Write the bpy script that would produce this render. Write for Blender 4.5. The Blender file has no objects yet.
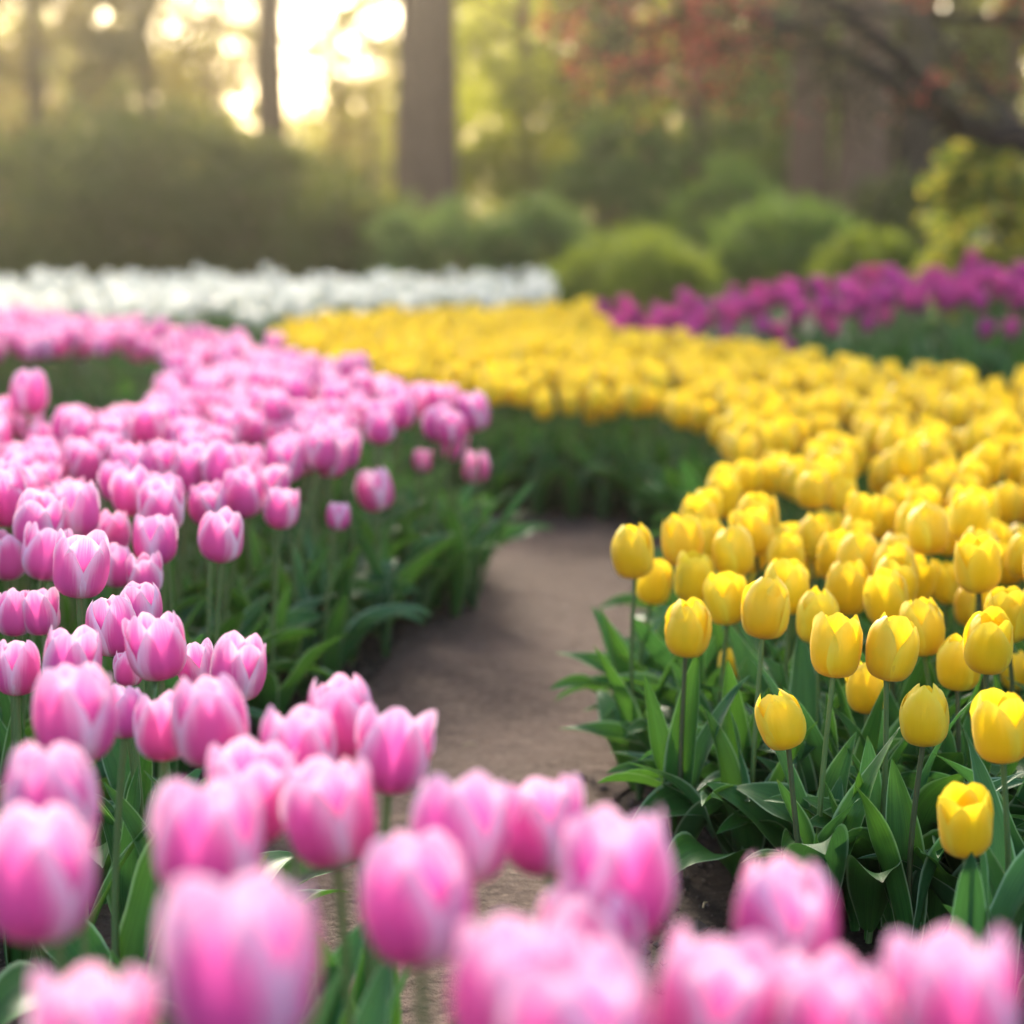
import bpy, math, random
import numpy as np
from mathutils import Vector
random.seed(7)
rng = np.random.default_rng(11)
scene = bpy.context.scene
col = scene.collection
R = math.radians

# ------------------------------------------------------------------ camera, world, sun, exposure
CAM_H = 0.90
PITCH = math.atan(297.0 / 2133.0)
F = 2133.33
cam_data = bpy.data.cameras.new('camera')
cam = bpy.data.objects.new('camera', cam_data)
col.objects.link(cam)
scene.camera = cam
cam.location = (0, 0, CAM_H)
cam.rotation_euler = (math.pi / 2 - PITCH, 0, 0)
cam_data.sensor_width = 36
cam_data.lens = 75
cam_data.clip_start = 0.02
cam_data.clip_end = 1500
cam_data.dof.use_dof = True
cam_data.dof.focus_distance = 2.55
cam_data.dof.aperture_fstop = 2.65
cam_data.dof.aperture_blades = 0

SUN_EL, SUN_AZ = R(25), R(-9)          # azimuth measured from +Y towards +X
world = bpy.data.worlds.new('World')
scene.world = world
world.use_nodes = True
wn = world.node_tree
sky = wn.nodes.new('ShaderNodeTexSky')
sky.sky_type = 'NISHITA'
sky.sun_disc = False
sky.sun_elevation = SUN_EL
sky.sun_rotation = SUN_AZ
sky.air_density = 1.0
sky.dust_density = 3.0
sky.ozone_density = 1.0
wn.nodes['Background'].inputs[1].default_value = 0.15
wn.links.new(sky.outputs[0], wn.nodes['Background'].inputs[0])

sun_data = bpy.data.lights.new('sun', 'SUN')
sun_data.energy = 2.9
sun_data.angle = R(12)
sun_data.color = (1.0, 0.91, 0.76)
sun = bpy.data.objects.new('sun', sun_data)
col.objects.link(sun)
sdir = Vector((math.sin(SUN_AZ) * math.cos(SUN_EL), math.cos(SUN_AZ) * math.cos(SUN_EL), math.sin(SUN_EL)))
sun.rotation_euler = sdir.to_track_quat('Z', 'Y').to_euler()
sun.location = (-4, 30, 14)

scene.render.engine = 'CYCLES'
scene.view_settings.view_transform = 'Standard'
scene.view_settings.look = 'None'
scene.view_settings.exposure = 1.85
scene.view_settings.gamma = 1.0
cy = scene.cycles
cy.use_denoising = True
cy.max_bounces = 7
cy.diffuse_bounces = 3
cy.glossy_bounces = 2
cy.transmission_bounces = 4
cy.transparent_max_bounces = 6
cy.volume_bounces = 0
cy.sample_clamp_indirect = 6
HAZE_DENSITY, HAZE_ANISO = 0.0023, 0.91

# ------------------------------------------------------------------ pixel <-> world helpers (used to survey the garden from the photo)
def ray(px, py):
    xc, yc = (px - 512) / F, (512 - py) / F
    cp, sp = math.cos(PITCH), math.sin(PITCH)
    d = Vector((xc, cp + yc * sp, -sp + yc * cp))
    return d / d.y                                     # reaches distance Y=1

def at(px, py, d):
    r = ray(px, py)
    return Vector((r.x * d, d, CAM_H + r.z * d))

def on_height(px, py, z):
    r = ray(px, py)
    d = (z - CAM_H) / r.z
    return Vector((r.x * d, d, z))

def project(p):
    cp, sp = math.cos(PITCH), math.sin(PITCH)
    y, z = p[1], p[2] - CAM_H
    fw = y * cp - z * sp
    up = y * sp + z * cp
    return 512 + F * p[0] / fw, 512 - F * up / fw, fw

def sstep(a, b, x):
    t = min(1, max(0, (x - a) / (b - a)))
    return t * t * (3 - 2 * t)

def ground_z(x, y):
    m = 0.13 * sstep(0.3, 2.4, x) * sstep(7.3, 9.4, y)      # the purple bed is mounded up
    return m

# ------------------------------------------------------------------ scene object helpers
def tag(o, label=None, cat=None, group=None, kind=None):
    if label: o['label'] = label
    if cat: o['category'] = cat
    if group: o['group'] = group
    if kind: o['kind'] = kind
    return o

def empty(name, loc, rz=0.0):
    o = bpy.data.objects.new(name, None)
    o.empty_display_size = 0.05
    o.location = loc
    o.rotation_euler = (0, 0, rz)
    col.objects.link(o)
    return o

def link(name, mesh, parent=None, loc=(0, 0, 0), rot=(0, 0, 0), scale=(1, 1, 1)):
    o = bpy.data.objects.new(name, mesh)
    o.location, o.rotation_euler, o.scale = loc, rot, scale
    if parent: o.parent = parent
    col.objects.link(o)
    return o

class MB:
    """collects quads/tris with a uv per vertex and a material index per face"""
    def __init__(s):
        s.v, s.f, s.uv, s.m, s.n = [], [], [], [], 0
    def add(s, v, f, uv=None, m=0):
        v = np.asarray(v, float).reshape(-1, 3)
        f = np.asarray(f, int)
        s.v.append(v); s.f.append(f + s.n); s.m.append(np.full(len(f), m))
        s.uv.append(np.zeros((len(v), 2)) if uv is None else np.asarray(uv, float).reshape(-1, 2))
        s.n += len(v)
        return s
    def arrays(s):
        return np.concatenate(s.v), np.concatenate(s.uv)
    def mesh(s, name, mats, smooth=True):
        V, UV = s.arrays()
        me = bpy.data.meshes.new(name)
        nl = [f.shape[1] for f in s.f for _ in range(len(f))]
        idx = np.concatenate([f.ravel() for f in s.f])
        starts = np.concatenate([[0], np.cumsum(nl)[:-1]]).astype(np.int32)
        me.vertices.add(len(V)); me.vertices.foreach_set('co', V.astype(np.float32).ravel())
        me.loops.add(len(idx)); me.loops.foreach_set('vertex_index', idx.astype(np.int32))
        me.polygons.add(len(nl)); me.polygons.foreach_set('loop_start', starts)
        me.polygons.foreach_set('material_index', np.concatenate(s.m).astype(np.int32))
        me.polygons.foreach_set('use_smooth', np.full(len(nl), smooth))
        uvl = me.uv_layers.new(name='UVMap')
        uvl.data.foreach_set('uv', UV[idx].astype(np.float32).ravel())
        for mt in (mats if isinstance(mats, (list, tuple)) else [mats]): me.materials.append(mt)
        me.update(calc_edges=True)
        me.validate()
        return me

def gridfaces(nu, nv, wrap=False):
    """faces of a (nv rows) x (nu columns) vertex grid"""
    c = nu if wrap else nu - 1
    i, j = np.meshgrid(np.arange(c), np.arange(nv - 1))
    i, j = i.ravel(), j.ravel()
    k = (i + 1) % nu
    return np.stack([j * nu + i, j * nu + k, (j + 1) * nu + k, (j + 1) * nu + i], 1)

def tube(pts, rad, n=8):
    pts = np.asarray(pts, float); rad = np.asarray(rad, float)
    t = np.gradient(pts, axis=0); t /= np.linalg.norm(t, axis=1)[:, None]
    ref = np.where(np.abs(t[:, 2:3]) > .9, [[1., 0, 0]], [[0, 0, 1.]])
    a = np.cross(t, ref); a /= np.linalg.norm(a, axis=1)[:, None]
    b = np.cross(t, a)
    th = np.arange(n) * 2 * math.pi / n
    V = pts[:, None] + rad[:, None, None] * (np.cos(th)[None, :, None] * a[:, None] + np.sin(th)[None, :, None] * b[:, None])
    uv = np.stack(np.broadcast_arrays(th[None] / (2 * math.pi), np.linspace(0, 1, len(pts))[:, None]), -1)
    return V.reshape(-1, 3), gridfaces(n, len(pts), True), uv.reshape(-1, 2)

# ------------------------------------------------------------------ materials
def newmat(name):
    m = bpy.data.materials.new(name)
    m.use_nodes = True
    nt = m.node_tree
    nt.nodes.clear()
    out = nt.nodes.new('ShaderNodeOutputMaterial')
    return m, nt, out

class NT:
    def __init__(s, nt): s.nt = nt
    def node(s, t, **kw):
        n = s.nt.nodes.new(t)
        for k, v in kw.items(): setattr(n, k, v)
        return n
    def set(s, sock, v):
        if isinstance(v, bpy.types.NodeSocket): s.nt.links.new(v, sock)
        elif v is not None: sock.default_value = (*v, 1) if isinstance(v, tuple) and sock.type == 'RGBA' and len(v) == 3 else v
    def math(s, op, a, b=None, c=None, clamp=False):
        n = s.node('ShaderNodeMath', operation=op, use_clamp=clamp)
        s.set(n.inputs[0], a)
        if b is not None: s.set(n.inputs[1], b)
        if c is not None: s.set(n.inputs[2], c)
        return n.outputs[0]
    def smooth(s, x, a, b, to0=0.0, to1=1.0):
        n = s.node('ShaderNodeMapRange', interpolation_type='SMOOTHSTEP')
        for i, v in enumerate((x, a, b, to0, to1)): s.set(n.inputs[i], v)
        return n.outputs[0]
    def mix(s, fac, a, b, mode='MIX'):
        n = s.node('ShaderNodeMix', data_type='RGBA', blend_type=mode)
        s.set(n.inputs[0], fac)
        for i, v in ((6, a), (7, b)):
            s.set(n.inputs[i], v if isinstance(v, bpy.types.NodeSocket) else (*v, 1))
        return n.outputs[2]
    def noise(s, vec, scale, detail=2.0, rough=.5, dist=0.0):
        n = s.node('ShaderNodeTexNoise')
        s.set(n.inputs['Vector'], vec)
        n.inputs['Scale'].default_value = scale
        n.inputs['Detail'].default_value = detail
        n.inputs['Roughness'].default_value = rough
        n.inputs['Distortion'].default_value = dist
        return n.outputs[0]
    def scaled(s, vec, sc, add=None):
        n = s.node('ShaderNodeVectorMath', operation='MULTIPLY')
        s.set(n.inputs[0], vec); n.inputs[1].default_value = sc
        if add is None: return n.outputs[0]
        m = s.node('ShaderNodeVectorMath', operation='ADD')
        s.set(m.inputs[0], n.outputs[0]); s.set(m.inputs[1], add)
        return m.outputs[0]
    def hsv(s, c, h=None, sat=None, v=None):
        n = s.node('ShaderNodeHueSaturation')
        s.set(n.inputs['Color'], c)
        if h is not None: s.set(n.inputs['Hue'], h)
        if sat is not None: s.set(n.inputs['Saturation'], sat)
        if v is not None: s.set(n.inputs['Value'], v)
        return n.outputs[0]

def thin_surface(T, out, color, trans_color, rough, trans, bump=None, spec=.5, bump_strength=.3, sheen=0):
    p = T.node('ShaderNodeBsdfPrincipled')
    T.set(p.inputs['Base Color'], color)
    T.set(p.inputs['Roughness'], rough)
    p.inputs['Specular IOR Level'].default_value = spec
    if sheen: p.inputs['Sheen Weight'].default_value = sheen
    t = T.node('ShaderNodeBsdfTranslucent')
    T.set(t.inputs['Color'], trans_color)
    if bump is not None:
        b = T.node('ShaderNodeBump')
        b.inputs['Strength'].default_value = bump_strength
        b.inputs['Distance'].default_value = .002
        T.set(b.inputs['Height'], bump)
        T.nt.links.new(b.outputs[0], p.inputs['Normal'])
    m = T.node('ShaderNodeMixShader')
    T.set(m.inputs[0], trans)
    T.nt.links.new(p.outputs[0], m.inputs[1]); T.nt.links.new(t.outputs[0], m.inputs[2])
    T.nt.links.new(m.outputs[0], out.inputs[0])

def petal_material(name, mid, pale, base, foot, pale_from=.45, vary=.02, trans=.38, pale_amt=1.0, foot_h=.10, deep=.5):
    """uv: u across the petal (.5 = midrib), v from the foot to the tip. A flame of colour in the middle, a pale margin, a deeper lower half."""
    m, nt, out = newmat(name)
    T = NT(nt)
    uv = T.node('ShaderNodeUVMap').outputs[0]
    sep = T.node('ShaderNodeSeparateXYZ'); T.set(sep.inputs[0], uv)
    u = T.math('ABSOLUTE', T.math('MULTIPLY_ADD', sep.outputs[0], 2.0, -1.0))
    v = sep.outputs[1]
    oi = T.node('ShaderNodeObjectInfo').outputs['Random']
    isl = T.node('ShaderNodeNewGeometry').outputs['Random Per Island']
    off = T.node('ShaderNodeCombineXYZ')
    T.set(off.inputs[0], T.math('MULTIPLY', oi, 31.0)); T.set(off.inputs[1], T.math('MULTIPLY', isl, 17.0))
    st = T.noise(T.scaled(uv, (38, 1.6, 1), off.outputs[0]), 1.0, 3.0, .6)          # fine lengthwise streaks
    st2 = T.noise(T.scaled(uv, (9, 1.2, 1), off.outputs[0]), 1.0, 2.0, .5)
    vv = T.math('DIVIDE', T.math('MAXIMUM', T.math('SUBTRACT', v, .30), 0.0), .70)
    d = T.math('SQRT', T.math('ADD', T.math('MULTIPLY', T.math('MULTIPLY', u, u), .80), T.math('MULTIPLY', T.math('MULTIPLY', vv, vv), .62)))
    d = T.math('ADD', d, T.math('MULTIPLY', T.math('SUBTRACT', st2, .5), .42))
    d = T.math('ADD', d, T.math('MULTIPLY', T.math('SUBTRACT', st, .5), .50))
    d = T.math('ADD', d, T.math('MULTIPLY', T.math('SUBTRACT', isl, .5), .16))
    pk = T.math('MULTIPLY', T.smooth(d, pale_from, 1.02), pale_amt)
    c = T.mix(T.math('MULTIPLY', T.smooth(v, .62, .10), deep), mid, base)
    c = T.mix(pk, c, pale)
    rim = T.smooth(T.math('MAXIMUM', u, T.math('MULTIPLY', v, .985)), .93, 1.0)
    c = T.mix(T.math('MULTIPLY', rim, .55 * pale_amt), c, pale)
    c = T.mix(T.smooth(v, foot_h, .0), c, foot)
    c = T.hsv(c, T.math('MULTIPLY_ADD', oi, vary, .5 - vary / 2), 1.0, T.math('MULTIPLY_ADD', oi, .16, .90))
    thin_surface(T, out, c, c, .46, trans, bump=T.math('ADD', st, st2), spec=.32, bump_strength=.30, sheen=.12)
    return m

def leaf_material(name, dark, lightc, trans_c, margin, rough=.50, trans=.16):
    m, nt, out = newmat(name)
    T = NT(nt)
    uv = T.node('ShaderNodeUVMap').outputs[0]
    sep = T.node('ShaderNodeSeparateXYZ'); T.set(sep.inputs[0], uv)
    u = T.math('ABSOLUTE', T.math('MULTIPLY_ADD', sep.outputs[0], 2.0, -1.0))
    oi = T.node('ShaderNodeObjectInfo').outputs['Random']
    isl = T.node('ShaderNodeNewGeometry').outputs['Random Per Island']
    off = T.node('ShaderNodeCombineXYZ')
    T.set(off.inputs[0], T.math('MULTIPLY', oi, 23.0)); T.set(off.inputs[1], T.math('MULTIPLY', isl, 13.0))
    veins = T.noise(T.scaled(uv, (46, 1.0, 1), off.outputs[0]), 1.0, 2.0, .6)
    blot = T.noise(T.scaled(uv, (3, 4, 1), off.outputs[0]), 1.0, 3.0, .6)
    f = T.math('ADD', T.math('MULTIPLY', oi, .45), T.math('ADD', T.math('MULTIPLY', blot, .5), T.math('MULTIPLY', T.math('SUBTRACT', T.smooth(veins, .36, .64), .5), .75)), clamp=True)
    c = T.mix(f, dark, lightc)
    c = T.mix(T.math('MULTIPLY', T.smooth(u, .86, .97), .85), c, margin)
    tipd = T.math('MULTIPLY', T.smooth(sep.outputs[1], .95, 1.0), T.smooth(oi, .80, .9))
    c = T.mix(tipd, c, (.09, .065, .025))
    rg = T.math('MULTIPLY_ADD', blot, .22, rough - .10)
    thin_surface(T, out, c, trans_c, rg, trans, bump=T.math('ADD', veins, T.math('MULTIPLY', blot, .8)), spec=.22, bump_strength=.35)
    return m

def plain_material(name, a, b, scale=8.0, rough=.6, bump=.3, spec=.4, dist=.004):
    m, nt, out = newmat(name)
    T = NT(nt)
    tc = T.node('ShaderNodeTexCoord').outputs['Object']
    n = T.noise(tc, scale, 5, .6)
    oi = T.node('ShaderNodeObjectInfo').outputs['Random']
    p = T.node('ShaderNodeBsdfPrincipled')
    T.set(p.inputs['Base Color'], T.hsv(T.mix(n, a, b), None, None, T.math('MULTIPLY_ADD', oi, .3, .85)))
    p.inputs['Roughness'].default_value = rough
    p.inputs['Specular IOR Level'].default_value = spec
    bp = T.node('ShaderNodeBump'); bp.inputs['Strength'].default_value = bump; bp.inputs['Distance'].default_value = dist
    T.set(bp.inputs['Height'], n); nt.links.new(bp.outputs[0], p.inputs['Normal'])
    nt.links.new(p.outputs[0], out.inputs[0])
    return m

def foliage_material(name, a, b, trans_c, trans=.35, scale=.9, rough=.6):
    m, nt, out = newmat(name)
    T = NT(nt)
    tc = T.node('ShaderNodeTexCoord').outputs['Object']
    isl = T.node('ShaderNodeNewGeometry').outputs['Random Per Island']
    n = T.smooth(T.noise(tc, scale, 3, .6), .35, .65)
    f = T.math('ADD', T.math('MULTIPLY', isl, .5), T.math('MULTIPLY', n, .5))
    c = T.mix(f, a, b)
    thin_surface(T, out, c, trans_c, rough, trans, spec=.25)
    return m

def soil_material(name, dark, mid, light, scale=1.0, bump=.6, dist=.012):
    m, nt, out = newmat(name)
    T = NT(nt)
    tc = T.node('ShaderNodeTexCoord').outputs['Object']
    big = T.noise(tc, 2.2 * scale, 4, .6)
    fine = T.noise(tc, 60 * scale, 6, .7)
    grit = T.noise(tc, 260 * scale, 3, .7)
    c = T.mix(T.smooth(big, .3, .7), dark, mid)
    clod = T.noise(tc, 17 * scale, 5, .65)
    c = T.mix(T.math('MULTIPLY', T.smooth(clod, .35, .65), .55), T.mix(.35, c, dark), c)
    c = T.mix(T.math('MULTIPLY', T.smooth(fine, .42, .72), .75), c, light)
    c = T.mix(T.math('MULTIPLY', T.smooth(grit, .62, .78), .35), c, tuple(min(1, 1.7 * x) for x in light))
    p = T.node('ShaderNodeBsdfPrincipled')
    T.set(p.inputs['Base Color'], c)
    p.inputs['Roughness'].default_value = .92
    p.inputs['Specular IOR Level'].default_value = .2
    b = T.node('ShaderNodeBump'); b.inputs['Strength'].default_value = bump; b.inputs['Distance'].default_value = dist
    T.set(b.inputs['Height'], T.math('ADD', T.math('MULTIPLY', clod, 2.6), T.math('ADD', fine, T.math('MULTIPLY', grit, .35))))
    nt.links.new(b.outputs[0], p.inputs['Normal'])
    nt.links.new(p.outputs[0], out.inputs[0])
    return m

M = {}
M['pink'] = petal_material('pink_petal', (.82, .115, .40), (.93, .69, .82), (.58, .045, .30), (.58, .46, .38), pale_from=.40, vary=.018, trans=.30)
M['yellow'] = petal_material('yellow_petal', (.95, .655, .008), (.95, .74, .05), (.93, .56, .006), (.60, .38, .02), pale_from=.45, vary=.010, deep=.7, trans=.32, foot_h=.07)
M['white'] = petal_material('white_petal', (.85, .82, .72), (.87, .85, .77), (.70, .73, .54), (.45, .52, .28), vary=.01, deep=.8)
M['purple'] = petal_material('purple_petal', (.56, .040, .27), (.70, .12, .40), (.38, .022, .18), (.3, .05, .2), vary=.035, pale_amt=.6)
M['leaf'] = leaf_material('tulip_leaf', (.018, .082, .016), (.048, .165, .028), (.13, .34, .03), (.34, .46, .24))
M['leaf_blue'] = leaf_material('tulip_leaf_bluish', (.018, .080, .026), (.048, .158, .048), (.10, .30, .05), (.34, .46, .28), rough=.46)
M['stem'] = plain_material('tulip_stem', (.07, .13, .035), (.13, .20, .06), 40, .5, .1)
M['stem_dark'] = plain_material('tulip_stem_dark', (.060, .085, .028), (.10, .105, .045), 40, .5, .1)
M['soil'] = soil_material('bed_soil', (.030, .020, .014), (.055, .037, .026), (.10, .072, .052), bump=.9, dist=.02)
M['path'] = soil_material('path_earth', (.085, .053, .038), (.150, .097, .072), (.21, .143, .108), bump=.9, dist=.02)
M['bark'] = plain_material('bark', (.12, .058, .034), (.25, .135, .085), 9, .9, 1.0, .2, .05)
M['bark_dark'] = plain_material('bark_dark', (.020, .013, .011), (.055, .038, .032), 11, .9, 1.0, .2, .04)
M['straw'] = plain_material('straw', (.45, .33, .16), (.60, .47, .27), 30, .7, .2)
M['crumb'] = plain_material('crumb', (.05, .035, .025), (.15, .105, .08), 30, .95, .6)

# ------------------------------------------------------------------ ground, path
def ground_mesh():
    mb = MB()
    xs = np.concatenate([np.linspace(-160, -7, 14), np.linspace(-6, 6, 241), np.linspace(7, 160, 14)])
    ys = np.concatenate([np.linspace(-120, -2, 10), np.linspace(-1, 14, 301), np.linspace(15, 190, 30)])
    X, Y = np.meshgrid(xs, ys)
    Z = np.zeros_like(X)
    near = (np.abs(X) < 5.9) & (Y > -.9) & (Y < 14)
    r = np.random.default_rng(3)
    Z[near] = r.normal(0, .004, near.sum())
    Z += np.array([[ground_z(x, y) for x in xs] for y in ys])
    mb.add(np.stack([X, Y, Z], -1), gridfaces(len(xs), len(ys)))
    return mb.mesh('ground', M['ground'])

def ground_material():
    """dark garden soil round the beds, turning to mown grass and leaf litter beyond them"""
    m, nt, out = newmat('garden_ground')
    T = NT(nt)
    tc = T.node('ShaderNodeTexCoord').outputs['Object']
    sep = T.node('ShaderNodeSeparateXYZ'); T.set(sep.inputs[0], tc)
    big = T.noise(tc, 2.0, 4, .6); fine = T.noise(tc, 55, 6, .7); grit = T.noise(tc, 240, 3, .7)
    soil = T.mix(T.smooth(big, .3, .7), (.026, .018, .013), (.050, .035, .026))
    soil = T.mix(T.math('MULTIPLY', T.smooth(fine, .42, .7), .7), soil, (.095, .070, .052))
    soil = T.mix(T.math('MULTIPLY', T.smooth(grit, .64, .78), .4), soil, (.20, .15, .12))
    grass = T.mix(fine, (.030, .060, .014), (.075, .110, .028))
    c = T.mix(T.smooth(T.math('ADD', sep.outputs[1], T.math('MULTIPLY', big, 2)), 15.5, 18), soil, grass)
    p = T.node('ShaderNodeBsdfPrincipled'); T.set(p.inputs['Base Color'], c)
    p.inputs['Roughness'].default_value = .95; p.inputs['Specular IOR Level'].default_value = .15
    b = T.node('ShaderNodeBump'); b.inputs['Strength'].default_value = .9; b.inputs['Distance'].default_value = .018
    T.set(b.inputs['Height'], T.math('ADD', fine, T.math('ADD', big, T.math('MULTIPLY', grit, .3))))
    nt.links.new(b.outputs[0], p.inputs['Normal']); nt.links.new(p.outputs[0], out.inputs[0])
    return m
M['ground'] = ground_material()
tag(link('ground', ground_mesh()), kind='structure')

PATH = [(-.30, -1.0, .8), (-.30, 1.2, .8), (-.27, 2.2, .74), (-.20, 2.8, .62), (-.10, 3.4, .52), (.02, 4.1, .52), (.12, 4.9, .56), (.16, 5.5, .62), (.08, 6.1, .62),
        (-.30, 6.35, .50), (-.75, 7.2, .44), (-1.25, 8.6, .42), (-2.2, 9.9, .42), (-4.5, 11.2, .42)]
def path_mesh():
    P = np.array(PATH)
    t = np.linspace(0, len(P) - 1, 420)
    def cr(t):
        i = np.clip(np.floor(t).astype(int), 0, len(P) - 2); f = (t - i)[:, None]
        p0, p1, p2, p3 = P[np.maximum(i - 1, 0)], P[i], P[i + 1], P[np.minimum(i + 2, len(P) - 1)]
        return .5 * (2 * p1 + (p2 - p0) * f + (2 * p0 - 5 * p1 + 4 * p2 - p3) * f ** 2 + (3 * p1 - p0 - 3 * p2 + p3) * f ** 3)
    C = cr(t)
    T = np.gradient(C[:, :2], axis=0); T /= np.linalg.norm(T, axis=1)[:, None]
    N = np.stack([T[:, 1], -T[:, 0]], 1)
    nu = 41
    u = np.linspace(-1, 1, nu)
    r = np.random.default_rng(5)
    edge = 1 + np.convolve(r.normal(0, .10, len(t) + 8), np.ones(9) / 3, 'valid') * .5
    V = np.zeros((len(t), nu, 3))
    V[..., :2] = C[:, None, :2] + N[:, None] * (u[None] * (C[:, 2] * edge)[:, None] * .56)[..., None]
    bump = np.zeros((len(t), nu))
    for k in range(14):
        fx, fy, ph = r.uniform(2, 26), r.uniform(2, 26), r.uniform(0, 6.3)
        bump += np.sin(V[..., 0] * fx + V[..., 1] * fy + ph) * .0010 * 14 / (fx + fy)
    V[..., 2] = .020 + bump + r.normal(0, .0012, bump.shape)
    V[..., 2] -= (np.abs(u)[None] ** 6) * .014
    mb = MB(); mb.add(V, gridfaces(nu, len(t)))
    return mb.mesh('path', M['path'])
tag(link('path', path_mesh()), kind='structure')

# crumbs of earth and grit scattered along the path and bed edges (nobody could count them)
def crumbs():
    mb = MB()
    r = np.random.default_rng(21)
    ico = np.array([(1, 0, 0), (-1, 0, 0), (0, 1, 0), (0, -1, 0), (0, 0, 1), (0, 0, -1)], float)
    fc = np.array([(0, 2, 4), (2, 1, 4), (1, 3, 4), (3, 0, 4), (2, 0, 5), (1, 2, 5), (3, 1, 5), (0, 3, 5)])
    P = np.array(PATH)
    n = 0
    while n < 5200:
        y = r.uniform(2.2, 5.2)
        cx, w = np.interp(y, P[:9, 1], P[:9, 0]), np.interp(y, P[:9, 1], P[:9, 2])
        side = r.choice([-1, 1]); e = r.normal(0, .07)
        x = cx + side * (w * .55 + e)
        if abs(x - cx) < w * .45 and r.random() < .75: continue
        s = min(.014, .0019 * math.exp(r.normal(0.2, .7)))
        v = ico * s * r.uniform(.6, 1.2, (6, 1)) * (1, 1, .8)
        mb.add(v + (x, y, s * .5 + (.008 if abs(x - cx) < w * .5 else .002)), fc)
        n += 1
    tag(link('soil_crumbs', mb.mesh('soil_crumbs', M['crumb'], False)), 'crumbs of dark earth and grit scattered along the edges of the path', 'soil', kind='stuff')
crumbs()

# ------------------------------------------------------------------ tulip shapes
def interp(x, xs, ys):
    """smooth monotone-ish interpolation"""
    xs, ys = np.asarray(xs, float), np.asarray(ys, float)
    d = np.gradient(ys, xs)
    i = np.clip(np.searchsorted(xs, x) - 1, 0, len(xs) - 2)
    h = xs[i + 1] - xs[i]; t = (x - xs[i]) / h
    return (2*t**3-3*t**2+1)*ys[i] + (t**3-2*t**2+t)*h*d[i] + (-2*t**3+3*t**2)*ys[i+1] + (t**3-t**2)*h*d[i+1]

def petal_arrays(style, inner, nu, nv, r, opening):
    """one petal of a flower one unit wide (radius .5) standing on z=0; its midrib faces +X"""
    w = np.linspace(0, 1, nv)[:, None]
    u = np.linspace(-1, 1, nu)[None, :]
    if style == 'pink':
        Hh, amax, tip_k, tip_p = 1.17, R(64 if not inner else 58), (.40 if not inner else .33), 2.0
        prof = [.10, .48, .82, .99, 1.0, .88 + opening * .12, .64 + opening * .34]
    elif style == 'white':
        Hh, amax, tip_k, tip_p = 1.25, R(56), .36, 2.2
        prof = [.10, .42, .76, .97, 1.0, .90 + opening * .15, .66 + opening * .4]
    elif style == 'purple':
        Hh, amax, tip_k, tip_p = 1.25, R(55), .40, 2.0
        prof = [.10, .42, .74, .96, 1.0, .88 + opening * .18, .62 + opening * .5]
    else:
        Hh, amax, tip_k, tip_p = 1.24, R(68 if not inner else 62), (.31 if not inner else .25), 2.2
        prof = [.12, .52, .84, .985, .99, .82 + opening * .15, .46 + opening * .46]
    Hh *= r.uniform(.94, 1.05) * (1.03 if inner else 1.0)
    lopside = r.uniform(-.10, .10)
    top = 1 - tip_k * np.abs(u - lopside * .6) ** tip_p
    v = w * top
    rr = .5 * interp(v, [0, .08, .22, .42, .62, .84, 1.0], prof) * (.90 if inner else 1.0)
    z = Hh * interp(v, [0, .08, .22, .42, .62, .84, 1.0], [0, .035, .15, .37, .60, .845, 1.0])
    aw = amax * interp(w, [0, .12, .35, .6, .85, 1.0], [.62, .86, 1.0, 1.0, .93, .84])
    ang = u * aw + lopside * .25 * w
    # petal section: a rounded trough with a faint keel; edges lie in or lift a little
    lift = r.uniform(-.02, .055) if not inner else r.uniform(-.03, .01)
    rr = rr * (1 + lift * np.abs(u) ** 2.5 * np.clip(w * 1.6, 0, 1)) - .5 * .030 * np.exp(-(u / .16) ** 2) * np.clip(w * 2, 0, 1) * (1 if not inner else .3)
    curl = r.uniform(-.04, .035) + opening * .04
    rr = rr + curl * np.clip((w - .78) / .22, 0, 1) ** 2
    ph = r.uniform(0, 6.3, 4)
    rr = rr + .010 * np.sin(u * 4.3 + ph[0] + w * 2.5) * np.abs(u) * w + .007 * np.sin(w * 9 + ph[1] + u * 2)
    z = z + .014 * np.sin(u * 6 + ph[2]) * w ** 3 + .008 * np.sin(u * 13 + ph[3]) * w ** 4
    x = rr * np.cos(ang); y = rr * np.sin(ang)
    tilt = (r.uniform(-.03, .03) + opening * .04)
    x = x + tilt * z * z
    V = np.stack(np.broadcast_arrays(x, y, z), -1)
    UV = np.stack(np.broadcast_arrays((u + 1) / 2, w), -1)
    return V.reshape(-1, 3), gridfaces(nu, nv), UV.reshape(-1, 2)

def rotz(V, a):
    c, s = math.cos(a), math.sin(a)
    return np.stack([V[:, 0] * c - V[:, 1] * s, V[:, 0] * s + V[:, 1] * c, V[:, 2]], 1)

def flower_arrays(style, nu, nv, r, opening):
    out = []
    for k in range(6):
        inner = k >= 3
        op = opening + r.uniform(-.12, .15)
        V, f, uv = petal_arrays(style, inner, nu, nv, r, op)
        out.append((rotz(V, R(120 * (k % 3) + (60 if inner else 0) + r.uniform(-8, 8))), f, uv))
    return out

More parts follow.
